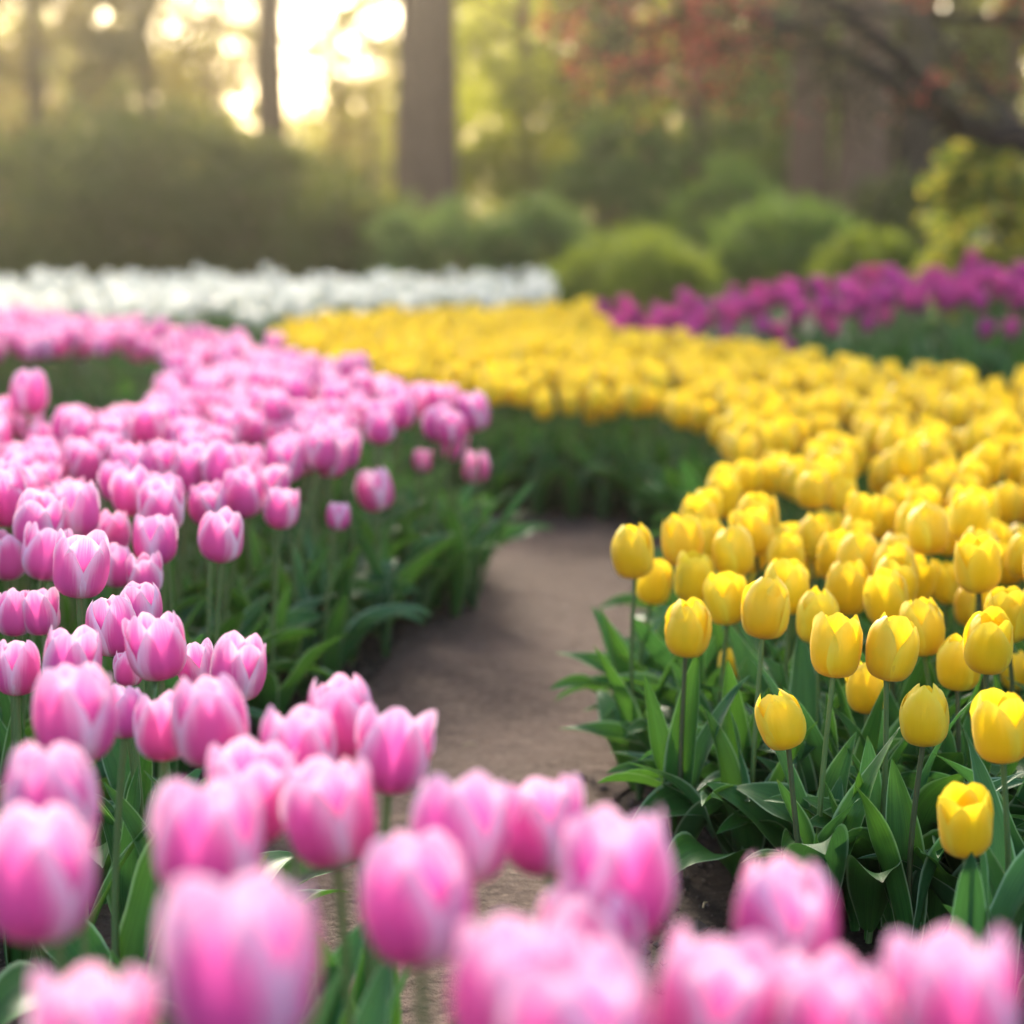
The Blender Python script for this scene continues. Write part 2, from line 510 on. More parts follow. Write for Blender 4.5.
def leaf_arrays(L, Wd, e0, bend, twist, fold, nu, nv, r):
    """a broad tulip leaf: clasps the stem at the origin, rises along +X and arches over"""
    t = np.linspace(0, 1, nv)
    ang = e0 - bend * t ** r.uniform(1.3, 2.0)
    ds = L / (nv - 1)
    cx = np.concatenate([[0], np.cumsum(np.cos(ang[:-1]) * ds)]); cz = np.concatenate([[0], np.cumsum(np.sin(ang[:-1]) * ds)])
    side = np.cumsum(np.sin(t * 3 + r.uniform(0, 6)) * r.uniform(-.10, .10) * ds)
    hw = Wd * .5 * interp(t, [0, .12, .35, .6, .85, .96, 1.0], [.38, .66, 1.0, .92, .46, .16, .02])
    tang = np.stack([np.cos(ang), 0 * t, np.sin(ang)], 1)
    up = np.stack([-np.sin(ang), 0 * t, np.cos(ang)], 1)           # the leaf's inner (upper) face
    sd = np.array([0, 1., 0])
    tw = twist * t ** 1.5
    lat = np.cos(tw)[:, None] * sd + np.sin(tw)[:, None] * up
    nor = -np.sin(tw)[:, None] * sd + np.cos(tw)[:, None] * up
    u = np.linspace(-1, 1, nu)
    fo = fold * (1 - .55 * t) + .10
    ph = r.uniform(0, 6.3, 2); fr = r.uniform(7, 13, 2)
    wav = np.where(u[None] > 0, np.sin(fr[0] * t[:, None] + ph[0]), np.sin(fr[1] * t[:, None] + ph[1])) * r.uniform(.05, .32)
    off = (fo[:, None] * np.abs(u[None]) ** 1.6 + wav * np.abs(u[None]) ** 2.2 * np.clip(t * 4, 0, 1)[:, None]) * hw[:, None]
    lw = u[None] * hw[:, None] * (1 - .22 * fo[:, None] * np.abs(u[None]))
    V = np.stack([cx, side, cz], 1)[:, None] + lw[..., None] * lat[:, None] + off[..., None] * nor[:, None]
    UV = np.stack(np.broadcast_arrays((u[None] + 1) / 2, t[:, None]), -1)
    return V.reshape(-1, 3), gridfaces(nu, nv), UV.reshape(-1, 2)

def stem_arrays(H, lean, bow, rad, n=8, seg=7):
    t = np.linspace(0, 1, seg)
    base = np.array([0., 0, 0])
    pts = np.stack([lean[0] * t ** 1.6 + bow[0] * np.sin(t * math.pi), lean[1] * t ** 1.6 + bow[1] * np.sin(t * math.pi), H * t], 1)
    rd = rad * (1.15 - .3 * t); rd[-1] *= 1.12
    return tube(pts, rd, n)

rr_ = np.random.default_rng(40)
def leaf_set(n, nu, nv, mats, kind):
    res = []
    for k in range(n):
        if kind == 'erect':
            a = (rr_.uniform(.20, .29), rr_.uniform(.036, .056), R(rr_.uniform(74, 88)), R(rr_.uniform(8, 60)), R(rr_.uniform(-60, 60)), rr_.uniform(.35, .9))
        elif kind == 'broad':
            a = (rr_.uniform(.20, .27), rr_.uniform(.060, .088), R(rr_.uniform(52, 76)), R(rr_.uniform(35, 105)), R(rr_.uniform(-50, 50)), rr_.uniform(.2, .7))
        else:
            a = (rr_.uniform(.18, .26), rr_.uniform(.042, .062), R(rr_.uniform(60, 80)), R(rr_.uniform(25, 90)), R(rr_.uniform(-60, 60)), rr_.uniform(.3, .8))
        mb = MB(); mb.add(*leaf_arrays(*a, nu, nv, rr_))
        res.append((mb.mesh('leaf', mats[k % len(mats)]), a))
    return res
LM = [M['leaf'], M['leaf_blue'], M['leaf']]
LEAF = {'erect': leaf_set(16, 9, 18, LM, 'erect'), 'broad': leaf_set(16, 11, 20, LM, 'broad'), 'mid': leaf_set(14, 7, 12, LM, 'mid')}

NEAR = {}
for st in ('pink', 'yellow'):
    NEAR[st] = []
    for k in range(12):
        r = np.random.default_rng(100 + k + (50 if st == 'yellow' else 0))
        op = r.uniform(.0, .55) if st == 'pink' else r.choice([-.1, .02, .1, .2, .35, .5])
        NEAR[st].append([(lambda a: (lambda mb: mb.mesh('petal', M[st]))(MB().add(*a)))(p) for p in flower_arrays(st, 15, 19, r, op)])
    # three wide-open ones last
    for k in range(2):
        r = np.random.default_rng(170 + k)
        NEAR[st].append([(MB().add(*p)).mesh('petal', M[st]) for p in flower_arrays(st, 15, 19, r, .85 if st == 'yellow' else .45)])

MIDF = {}
for st in ('pink', 'yellow', 'white', 'purple'):
    MIDF[st] = []
    for k in range(10):
        r = np.random.default_rng(300 + k)
        mb = MB()
        for p in flower_arrays(st, 9, 11, r, r.uniform(.0, .45) * (1 if st != 'yellow' else .6)): mb.add(*p)
        MIDF[st].append(mb.mesh('flower', M[st]))
STEMS = []
for k in range(8):
    r = np.random.default_rng(400 + k)
    ln = (r.normal(0, .03), r.normal(0, .03))
    STEMS.append((lambda a: (MB().add(*a)))(stem_arrays(1.0, ln, (r.normal(0, .012), r.normal(0, .012)), .0042, 6, 6)).mesh('stem', M['stem']))
    STEMS[-1]['lx'], STEMS[-1]['ly'] = ln

# ------------------------------------------------------------------ tulip builders
def add_leaves(root, n, kinds, sc=1.0, r=random, yaw0=None):
    a0 = r.uniform(0, 6.28) if yaw0 is None else yaw0
    for i in range(n):
        me, _ = r.choice(LEAF[r.choice(kinds)])
        a = a0 + i * 2.2 + r.uniform(-.5, .5)
        s = sc * r.uniform(.85, 1.12)
        link('leaf', me, root, (.006 * math.cos(a), .006 * math.sin(a), .004 + .012 * i), (r.uniform(-.1, .1), r.uniform(-.1, .1), a), (s, s, s))

def near_tulip(style, head, width, label, cat, group, dark_stem=False, opening=None, leaves=4, lean=None, leaf_scale=1.0):
    """head = world centre of the bloom; stands on the ground below it. Each petal, the stem and each leaf is a part."""
    r = random
    tall = width * (1.10 if style == 'pink' else 1.22)
    zb = head.z - tall * .5
    if lean is None: lean = (r.gauss(0, .016), r.gauss(0, .016))
    bx, by = head.x - lean[0], head.y - lean[1]
    gz = ground_z(bx, by)
    root = empty(style + '_tulip', (bx, by, gz))
    tag(root, label, cat, group)
    H = zb - gz
    st = MB().add(*stem_arrays(H, lean, (r.gauss(0, .006), r.gauss(0, .006)), .0040 if style == 'pink' else .0036, 10, 12)).mesh('stem', M['stem_dark' if dark_stem else 'stem'])
    link('stem', st, root)
    ps = r.choice(NEAR[style][:12]) if opening is None else NEAR[style][12 + opening]
    ty, tx = lean[0] / max(H, .1) * 1.6 + r.gauss(0, .05), -lean[1] / max(H, .1) * 1.6 + r.gauss(0, .06) - (.13 if by < 1.9 else .07)
    rz = r.uniform(0, 6.28)
    fl = empty('flower', (lean[0], lean[1], H - .003))
    fl.parent = root
    fl.rotation_mode = 'ZYX'; fl.rotation_euler = (tx, ty, rz)
    for p in ps:
        link('petal', p, fl, (0, 0, 0), (0, 0, 0), (width, width, width))
    add_leaves(root, leaves, ('erect', 'erect', 'broad'), leaf_scale)
    return root

def mid_tulip(style, x, y, H, width, label, cat, group, parts=True, leaves=3):
    r = random
    gz = ground_z(x, y)
    root = empty(style + '_tulip', (x, y, gz), r.uniform(0, 6.28))
    tag(root, label, cat, group)
    s = r.choice(STEMS)
    tall = width * (1.10 if style == 'pink' else 1.22)
    hs = H - tall * .5
    link('stem', s, root, (0, 0, 0), (0, 0, 0), (.95, .95, hs))
    link('flower', r.choice(MIDF[style]), root, (s['lx'] * .95, s['ly'] * .95, hs - .003), (r.gauss(0, .09), r.gauss(0, .09), r.uniform(0, 6.28)), (width, width, width * r.uniform(.95, 1.06)))
    add_leaves(root, leaves, ('mid', 'mid', 'erect'), {'pink': 1.15, 'yellow': 1.05, 'white': 1.1, 'purple': 1.25}[style])
    return root

MASSB = {}
for st in ('pink', 'yellow', 'white', 'purple'):
    L = []
    for k in range(8):
        r = np.random.default_rng(500 + k)
        parts = [(p, 0) for p in flower_arrays(st, 5, 6, r, r.uniform(.05, .6))]
        lv = []
        for i in range(3):
            V, f, uv = leaf_arrays(r.uniform(.2, .28), r.uniform(.042, .06), R(r.uniform(62, 85)), R(r.uniform(15, 80)), R(r.uniform(-50, 50)), .5, 4, 7, r)
            lv.append((rotz(V, i * 2.2 + r.uniform(0, 1)), f, uv))
        L.append((parts, lv))
    MASSB[st] = L

def mass(style, items, name, label, cat):
    mb = MB()
    r = np.random.default_rng(900)
    for (x, y, H, w) in items:
        parts, lv = MASSB[style][r.integers(8)]
        a = r.uniform(0, 6.28); g = ground_z(x, y)
        tall = w * (1.10 if style == 'pink' else 1.22); hs = H - tall * .5
        for (V, f, uv), _ in parts: mb.add(rotz(V, a) * w + (x, y, g + hs), f, uv, 0)
        V, f, uv = tube([(x, y, g), (x, y, g + hs * .5), (x, y, g + hs)], [.004] * 3, 4)
        mb.add(V, f, uv, 1)
        for V, f, uv in lv: mb.add(rotz(V, a) * 1.1 + (x, y, g), f, uv, 2)
    tag(link(name, mb.mesh(name, [M[style], M['stem'], M['leaf']])), label, cat, kind='stuff')

def survey(px, py, w, style):
    """the likeliest standing place for a bloom seen at px,py w pixels wide: trades bloom width against plant height"""
    W0, sW, H0, sH = (.070, .010, .455, .055) if style == 'pink' else (.062, .007, .36, .075)
    best = None
    r = ray(px, py)
    for d in np.arange(.8, 6.5, .01):
        z = CAM_H + r.z * d
        W = w * d * 1.0 / F
        c = ((W - W0) / sW) ** 2 + ((z - H0) / sH) ** 2
        if best is None or c < best[0]: best = (c, d, W)
    _, d, W = best
    return at(px, py, d), W

# ------------------------------------------------------------------ the blooms one can tell apart, surveyed from the photo: px, py of the bloom's centre and its width
PINKS = [
 (245, 970, 160, 'huge blurred pink tulip, biggest of the blooms along the bottom edge', 1),
 (92, 1046, 125, 'pink tulip of which only the blurred rim rises above the bottom edge'),
 (35, 880, 115, 'large blurred pink tulip cut by the frame edge, above the barely rising pink rim'),
 (52, 803, 97, 'blurred pink tulip peeping over the large bloom cut by the frame edge'),
 (205, 842, 110, 'blurred pale-rimmed pink tulip hanging above the biggest bottom bloom'),
 (248, 795, 86, 'pink tulip half hidden behind the pale-rimmed bloom over the biggest one'),
 (337, 815, 92, 'blurred pink tulip on a bare green stem against the brown path, upright and square'),
 (297, 752, 78, 'pink tulip tucked behind the square bloom standing against the path'),
 (388, 752, 76, 'blurred pink tulip projecting farthest over the path, upper right of the square bloom'),
 (347, 720, 72, 'pink tulip overlapped by the one projecting farthest over the path'),
 (421, 905, 115, 'blurred round pink tulip in the middle of the bottom row, over bare earth'),
 (462, 832, 100, 'blurred pink tulip directly behind the round middle bloom'),
 (550, 828, 85, 'narrow upright pink tulip with a split tip, topmost over the lower path'),
 (616, 882, 115, 'pink tulip with one petal bent outward, touching the yellow bed leaves', 0),
 (598, 940, 104, 'pale blurred pink tulip below the one with a bent petal'),
 (515, 1005, 140, 'wide blurred pink tulip with a pale petal leaning out, bottom middle', 1),
 (590, 1045, 150, 'very pale blurred pink dome rising from the bottom edge between wider blooms'),
 (702, 1010, 122, 'blurred pink tulip at the bottom edge below the dark bare soil'),
 (785, 926, 107, 'purplish pink blurred tulip standing alone before the dark yellow bed leaves'),
 (838, 1030, 122, 'pale pink blurred tulip at the bottom edge below the lone purplish one'),
 (965, 1008, 128, 'large deep pink blurred tulip filling the bottom right corner', 1),
 (905, 1035, 85, 'small blurred pink tulip squeezed between the last two bottom blooms'),
 (75, 717, 84, 'pink tulip with upright ragged rim above dark leaves by the frame edge'),
 (212, 722, 78, 'wide cup-shaped pink tulip, pair partner nearest the path soil'),
 (163, 727, 60, 'pink tulip half covered by its wide cup-shaped neighbour'),
 (124, 712, 46, 'small narrow pink tulip between two larger soft blooms'),
 (70, 660, 58, 'pink tulip with pale crown right above the ragged-rimmed bloom'),
 (16, 668, 48, 'pink tulip with flared petals at the frame edge, on two long pale stems'),
 (42, 612, 40, 'sharp pink tulip with a white-edged top beside a twin at the frame edge'),
 (13, 613, 40, 'sharp pink tulip cut by the frame edge, twin of the white-edged one'),
 (114, 626, 52, 'sharp crinkled pink tulip with deep red folds, second from the tall path-side one'),
 (160, 646, 60, 'sharp egg-shaped pink tulip with one big smooth front petal'),
 (141, 608, 44, 'pink tulip showing only its rim behind the crinkled and egg-shaped blooms'),
 (236, 668, 56, 'sharp pink tulip leaning toward the path, outermost of its row'),
 (200, 664, 40, 'pink tulip pressed behind the outermost leaning one'),
 (128, 668, 30, 'small deep pink bud hidden under the sharp egg-shaped bloom'),
 (78, 566, 56, 'sharpest pink tulip, round with a broad front petal, on a bright green stem'),
 (40, 553, 48, 'pink tulip touching the sharpest round bloom on its frame-edge side'),
 (6, 556, 42, 'pink tulip cut off by the frame edge, level with the sharpest round bloom'),
 (116, 566, 36, 'slim pink tulip tucked behind the sharpest round bloom, path side'),
 (146, 574, 36, 'pale streaked pink tulip ending the row of the sharpest round bloom'),
 (155, 540, 44, 'pink tulip just above the pale streaked row end'),
 (220, 536, 45, 'lone pink tulip on a tall visible stem before dark green leaves'),
 (77, 510, 48, 'soft pink tulip a row above the sharpest round bloom'),
 (161, 507, 46, 'soft pink tulip in the row above the lone tall-stemmed one, inward side'),
 (135, 492, 42, 'soft pink tulip behind and inward of the pair above the lone stem'),
 (34, 522, 50, 'soft pink tulip low between two rows near the frame edge'),
 (112, 532, 36, 'pale pink tulip peering out between two soft rows'),
 (28, 393, 38, 'single blurred pink tulip before the dark green gap of the pink bed'),
 (279, 508, 36, 'blurred pink tulip, front one of a stacked pair over green leaves'),
 (272, 484, 34, 'blurred pink tulip, rear one of the stacked pair over green leaves'),
 (378, 490, 37, 'blurred pink tulip standing apart over leaves, halfway between stacked pair and path', ('d', 4.3)),
 (337, 516, 24, 'small blurred pink tulip low between the stacked pair and the lone one', ('d', 3.9)),
 (450, 442, 32, 'blurred pink tulip near the tip of the bed, above the last one', ('d', 5.0)),
 (475, 467, 27, 'last low pink tulip at the tip of the bed beside the path', ('d', 5.1)),
 (423, 460, 20, 'small dim pink tulip low behind the tip of the bed', ('d', 5.0)),
 (302, 456, 34, 'blurred pink tulip, inward half of a close pair over the leaf slope'),
 (329, 458, 34, 'blurred pink tulip, path-side half of a close pair over the leaf slope'),
 (222, 468, 42, 'blurred pink tulip alone at the row end inward of the close pair'),
]
YELLOWS = [
 (967, 822, 54, 'low open yellow tulip nestled among dark leaves, lowest of the yellow blooms', 'open'),
 (789, 719, 48, 'sharp yellow tulip with a small dark speck, standing alone on a thin brown stem', 'dark'),
 (924, 715, 50, 'sharp yellow tulip on a straight stem above the lowest open one'),
 (1004, 726, 58, 'large yellow tulip cut by the frame edge, with folded side petal'),
 (867, 687, 42, 'yellow tulip low and shaded beneath two big sharp yellow blooms'),
 (887, 648, 52, 'big egg-shaped sharp yellow tulip, right twin of the front pair'),
 (834, 645, 52, 'big egg-shaped sharp yellow tulip, left twin of the front pair'),
 (763, 608, 49, 'tilted smooth yellow tulip on a green stem, leaning toward the path'),
 (686, 628, 46, 'yellow tulip with open crown, front corner bloom by the path'),
 (728, 598, 42, 'upright yellow tulip touching the tilted smooth one'),
 (635, 551, 43, 'outermost yellow tulip overhanging the path on a slanting stem'),
 (651, 581, 36, 'yellow tulip just under the outermost one overhanging the path'),
 (789, 587, 44, 'yellow tulip behind the tilted smooth one, broad and bright'),
 (693, 576, 41, 'yellow tulip between the path overhang pair and the upright ones'),
 (735, 551, 42, 'yellow tulip in the second row above the upright one, narrow split front'),
 (684, 540, 42, 'soft yellow tulip beside the outermost one, in the second row'),
 (730, 662, 26, 'small yellow bloom half hidden in leaves under the tilted one'),
 (817, 616, 44, 'yellow tulip with wavy crown rising behind the left front twin'),
 (925, 627, 46, 'tall smooth sharp yellow tulip with an orange foot, beside the right front twin'),
 (890, 598, 44, 'yellow tulip with several pointed petal tips behind the right front twin'),
 (912, 578, 38, 'plain yellow tulip peeping over the pointed-tipped one'),
 (948, 582, 35, 'slim yellow tulip with one parted side petal in the third row'),
 (980, 563, 46, 'broad yellow tulip with a parted side petal, third row near frame edge'),
 (1006, 562, 36, 'yellow tulip behind the broad one with the parted side petal'),
 (958, 662, 45, 'half-open yellow tulip sunk between tall smooth and folded blooms'),
 (987, 641, 50, 'sharp yellow tulip with a folded-over petal flap'),
 (1009, 612, 46, 'smooth yellow tulip at the frame edge above the folded-flap bloom'),
 (972, 604, 36, 'yellow tulip with pointed tip behind the smooth frame-edge one'),
 (1018, 670, 30, 'yellow tulip mostly outside the frame, below the folded-flap bloom'),
 (930, 528, 42, 'tall soft yellow tulip standing higher than its row'),
 (866, 560, 36, 'soft yellow tulip, inward one of the cluster left of the tall soft one'),
 (900, 556, 38, 'soft yellow tulip, outer one of the cluster left of the tall soft one'),
 (862, 514, 36, 'soft yellow tulip in the fourth row above the inward cluster one'),
 (837, 557, 30, 'soft yellow tulip next to its twin in the cluster above the wavy crown'),
 (811, 559, 32, 'soft yellow tulip, path-side twin above the wavy crown'),
 (1003, 503, 34, 'blurred yellow tulip on a dark stem near the frame edge, above the broad one'),
 (965, 517, 40, 'blurred yellow tulip between the tall soft one and the dark-stemmed one'),
 (825, 530, 32, 'blurred yellow tulip low between two crowded rows'),
 (757, 531, 40, 'blurred yellow tulip in the crowded second row nearest the path middle'),
 (786, 543, 34, 'blurred yellow tulip squeezed between second row neighbours'),
 (757, 572, 28, 'yellow tulip showing only its tips between the upright and bright ones'),
 (1020, 545, 34, 'yellow tulip cut by the frame edge below the dark-stemmed one'),
]
random.seed(5)
NEAR_ITEMS, N_HAND = [], {'pink': 0, 'yellow': 0}
for st, lst in (('pink', PINKS), ('yellow', YELLOWS)):
    grp = {'yellow': 'yellow tulips in the bed by the path', 'pink': 'pink tulips in the beds by the path'}[st]
    for row in lst:
        px, py, w, lab = row[:4]
        opt = row[4] if len(row) > 4 else None
        p, W = survey(px, py, w, st)
        kw = {}
        if isinstance(opt, tuple):
            p, W = at(px, py, opt[1]), w * opt[1] / F
            kw['leaves'] = 3
        if isinstance(opt, int): kw['opening'] = opt
        if opt == 'open': kw['opening'] = 0
        if opt == 'dark' or (st == 'yellow' and random.random() < .3): kw['dark_stem'] = True
        near_tulip(st, p, W, lab, 'tulip', grp, **kw)
        NEAR_ITEMS.append((p.x, p.y, p.z, W))
        N_HAND[st] += 1


# ------------------------------------------------------------------ the rest of the beds
def inside(poly, x, y):
    c = False
    for i in range(len(poly)):
        (x1, y1), (x2, y2) = poly[i], poly[i - 1]
        if (y1 > y) != (y2 > y) and x < (x2 - x1) * (y - y1) / (y2 - y1) + x1: c = not c
    return c

def scatter(poly, spacing, seed, avoid=(), holes=(), tries=60000):
    r = np.random.default_rng(seed)
    P = np.array(poly); lo, hi = P.min(0), P.max(0)
    cell = spacing; gridd = {}
    def ok(x, y):
        i, j = int(x // cell), int(y // cell)
        for a in range(i - 1, i + 2):
            for b in range(j - 1, j + 2):
                for (q, w) in gridd.get((a, b), ()):
                    if (q - x) ** 2 + (w - y) ** 2 < spacing ** 2: return False
        return True
    def put(x, y): gridd.setdefault((int(x // cell), int(y // cell)), []).append((x, y))
    for p in avoid: put(*p)
    res = []
    for _ in range(tries):
        x, y = lo + (hi - lo) * r.random(2)
        if inside(poly, x, y) and not any(inside(h, x, y) for h in holes) and ok(x, y):
            put(x, y); res.append((x, y))
    return res

YELLOW = [(.31, 3.5), (.39, 3.95), (.46, 4.6), (.49, 5.0), (.50, 5.6), (.32, 6.15), (-.05, 6.25), (-.25, 6.5), (-.62, 7.5), (-1.0, 8.7), (-.98, 10.6),
          (.0, 11.9), (.46, 12.2), (.42, 9.4), (.78, 8.5), (1.22, 7.2), (1.62, 6.45), (2.6, 6.2), (2.6, 4.6), (2.0, 3.4), (1.45, 2.5), (1.05, 2.45), (.85, 2.7), (.62, 3.0), (.40, 3.25)]
PINK = [(-.07, 4.75), (-.20, 4.5), (-.32, 4.1), (-.47, 3.65), (-.53, 3.1), (-.80, 2.95), (-.95, 2.3), (-1.4, 2.4), (-2.0, 4.5), (-2.6, 7.0), (-3.2, 9.6), (-2.5, 10.0), (-1.46, 8.3), (-.92, 7.2), (-.42, 6.0), (-.14, 5.15)]
PINK_GAP = [(-.84, 4.8), (-.96, 6.4), (-1.20, 7.4), (-2.6, 7.4), (-2.0, 4.8)]
WHITE = [(-2.9, 10.3), (-1.5, 10.5), (-.95, 11.3), (.20, 12.9), (.30, 14.6), (.20, 15.4), (-4.2, 15.4), (-5.2, 13.0)]
PURPLE = [(.42, 9.8), (.78, 9.2), (1.25, 8.9), (2.1, 8.8), (3.2, 8.8), (3.4, 11.3), (2.3, 11.4), (.58, 11.6)]

def heads_of(style, pts, H, sH, W, sW, seed):
    r = np.random.default_rng(seed)
    return [(x, y, max(.2, H + r.normal(0, sH)), W + r.normal(0, sW)) for x, y in pts]

def rank_visible(items, blockers, zoff=0):
    """which blooms show how much: paints discs front to back on a small mask of the frame"""
    N = 512
    mask = np.zeros((N, N), bool)
    yy, xx = np.mgrid[0:N, 0:N]
    order = sorted([(it[1], k, it) for k, it in enumerate(items)] + [(b[1], -1, b) for b in blockers], key=lambda q: q[0])
    vis = np.zeros(len(items)); inframe = np.zeros(len(items), bool)
    for _, k, (x, y, H, w) in order:
        px, py, fw = project((x, y, H + ground_z(x, y)))
        px, py = px / 2, py / 2
        a = F * w / fw / 4; b = a * 1.2
        if px < -a or px > N + a or py < -b or py > N + b: continue
        if k >= 0: inframe[k] = True
        x0, x1, y0, y1 = int(max(0, px - a)), int(min(N, px + a + 2)), int(max(0, py - b)), int(min(N, py + b + 2))
        if x1 <= x0 or y1 <= y0: continue
        sub = ((xx[y0:y1, x0:x1] - px) / a) ** 2 + ((yy[y0:y1, x0:x1] - py) / b) ** 2 < 1
        m = mask[y0:y1, x0:x1]
        if k >= 0: vis[k] = (sub & ~m).sum() / max(1, (math.pi * a * b)) * 100 + (sub & ~m).sum() * .2
        mask[y0:y1, x0:x1] |= sub
    return vis, inframe

hand = NEAR_ITEMS
pts_y = scatter(YELLOW, .083, 1, avoid=[(h[0], h[1]) for h in hand])
pts_p = scatter(PINK, .083, 2, avoid=[(h[0], h[1]) for h in hand], holes=[PINK_GAP])
pts_w = scatter(WHITE, .14, 3)
pts_u = scatter(PURPLE, .12, 4)
pts_u = [(x, y) for x, y in pts_u if y < 10.9 + .5 * sstep(.6, 2.2, x)]
items = {'yellow': heads_of('yellow', pts_y, .375, .018, .063, .004, 1), 'pink': heads_of('pink', pts_p, .45, .016, .068, .004, 2),
         'white': heads_of('white', pts_w, .415, .04, .068, .004, 3), 'purple': heads_of('purple', pts_u, .44, .045, .062, .005, 4)}
order_all = [(s, i) for s in items for i in range(len(items[s]))]
items['purple'] = [(x, y, H - .045 * (1 - sstep(.5, 1.9, x)), w) for x, y, H, w in items['purple']]
vis, inf = rank_visible([items[s][i] for s, i in order_all], hand)
BED = {'yellow': 'yellow tulips in the bed by the path', 'pink': 'pink tulips in the beds by the path', 'white': 'white tulips in the far strip', 'purple': 'purple tulips in the mounded bed'}
MAXN = {'yellow': 300 - N_HAND['yellow'], 'pink': 300 - N_HAND['pink'], 'white': 150, 'purple': 190}

def zone(style, x, y):
    if style == 'yellow':
        if y < 4.3: return 'yellow tulip in the rows just behind the sharp front yellow blooms beside the path'
        if x > .42 and y < 6.4: return 'yellow tulip in the dense blurred middle of the bed beyond the sharp yellow rows'
        if y < 7.6 and x < .45: return 'yellow tulip above the wall of leaves where the earth path ends'
        if x >= .45: return 'blurred yellow tulip in the back rows below the purple tulips'
        return 'tiny blurred yellow tulip in the far tongue of bed below the white strip'
    if style == 'pink':
        if y > 7.2: return 'far pink tulip behind the dark green gap, below the white strip'
        if y < 4.2: return 'pink tulip in the rows just behind the sharp pink blooms'
        if y < 5.6: return 'softly blurred pink tulip in the crowded middle of the pink bed'
        return 'blurred pink tulip along the far rim of the pink bed, before the yellow tongue'
    if style == 'white': return 'tiny blurred white tulip in the strip beneath the dark shrubs'
    return 'blurred purple tulip standing tall behind the yellow bed'

for s in ('pink', 'yellow', 'white', 'purple'):
    ks = [k for k, (ss, i) in enumerate(order_all) if ss == s]
    ks.sort(key=lambda k: -vis[k])
    chosen = [k for k in ks[:MAXN[s]] if vis[k] > 12]
    ch = set(chosen)
    for k in chosen:
        x, y, H, w = items[s][order_all[k][1]]
        mid_tulip(s, x, y, H, w, zone(s, x, y), 'tulip', BED[s], leaves=3 if s in ('pink', 'yellow') else 2)
    rest = [items[s][order_all[k][1]] for k in ks if k not in ch]
    mass(s, rest, s + '_tulip_crowd', {'pink': 'packed mass of pink tulips filling the pink bed between its front blooms', 'yellow': 'packed mass of yellow tulips filling the yellow bed between its front blooms',
         'white': 'packed mass of white tulips filling the far white strip', 'purple': 'packed mass of purple tulips filling the mounded purple bed'}[s], 'tulips')

# ------------------------------------------------------------------ leafy plants without a bloom along the bed edges
def leafy_plant(x, y, label, group, toward=None, n=4, kinds=('broad', 'broad', 'erect'), sc=1.0):
    root = empty('leafy_tulip_plant', (x, y, ground_z(x, y)))
    tag(root, label, 'plant', group)
    a = random.uniform(0, 6.28) if toward is None else toward + random.uniform(-.5, .5)
    for i in range(n):
        me, _ = random.choice(LEAF[random.choice(kinds)])
        b = a + (0, 1.1, -1.1, 2.4, -2.3)[i % 5] + random.uniform(-.3, .3)
        s = sc * random.uniform(.85, 1.2)
        link('leaf', me, root, (.008 * math.cos(b), .008 * math.sin(b), .003 + .006 * i), (random.uniform(-.1, .1), random.uniform(-.1, .1), b), (s, s, s))
    return root

def edge_line(pts, step, label, group, inward, jitter=.05, rows=2, toward=None, **kw):
    P = np.array(pts); seg = np.linalg.norm(np.diff(P, axis=0), axis=1); cum = np.concatenate([[0], np.cumsum(seg)])
    s = 0
    while s < cum[-1]:
        x, y = np.interp(s, cum, P[:, 0]), np.interp(s, cum, P[:, 1])
        x2, y2 = np.interp(min(s + .05, cum[-1]), cum, P[:, 0]), np.interp(min(s + .05, cum[-1]), cum, P[:, 1])
        t = math.atan2(y2 - y, x2 - x)
        nrm = t + inward * math.pi / 2
        for k in range(rows):
            o = .02 + k * .085 + random.uniform(0, .05)
            leafy_plant(x + o * math.cos(nrm) + random.uniform(-jitter, jitter), y + o * math.sin(nrm) + random.uniform(-jitter, jitter), label, group, toward=nrm + math.pi, **kw)
        s += step * random.uniform(.8, 1.2)

edge_line([(1.0, 2.40), (.72, 2.44), (.56, 2.50), (.41, 2.58), (.30, 2.74), (.245, 2.95), (.235, 3.2), (.25, 3.5)], .068, 'broad-leaved tulip plant without a bloom at the near edge of the yellow bed',
          'bloomless plants edging the near yellow bed', -1, rows=4, jitter=.03, kinds=('broad', 'broad', 'broad', 'erect'))
edge_line([(.26, 3.5), (.35, 4.0), (.44, 4.5), (.49, 5.0), (.50, 5.6), (.35, 6.15)], .12, 'bloomless leafy plant edging the path below the blurred yellow blooms', 'bloomless plants along the yellow side of the path', -1, rows=2)
edge_line([(.4, 6.2), (-.05, 6.42), (-.3, 6.7), (-.7, 7.7), (-.98, 8.6)], .12, 'bloomless leafy plant in the green wall where the earth path ends', 'bloomless plants at the end of the path', -1, rows=2, sc=1.2)
edge_line([(-.70, 2.55), (-.60, 2.9), (-.54, 3.25), (-.50, 3.6), (-.43, 4.0), (-.34, 4.4), (-.22, 4.8), (-.16, 5.2), (-.36, 5.9)], .10, 'bloomless leafy plant leaning over the path at the rim of the pink bed',
          'bloomless plants edging the pink bed', 1, rows=3, jitter=.03, sc=1.0, kinds=('broad', 'broad', 'mid'))

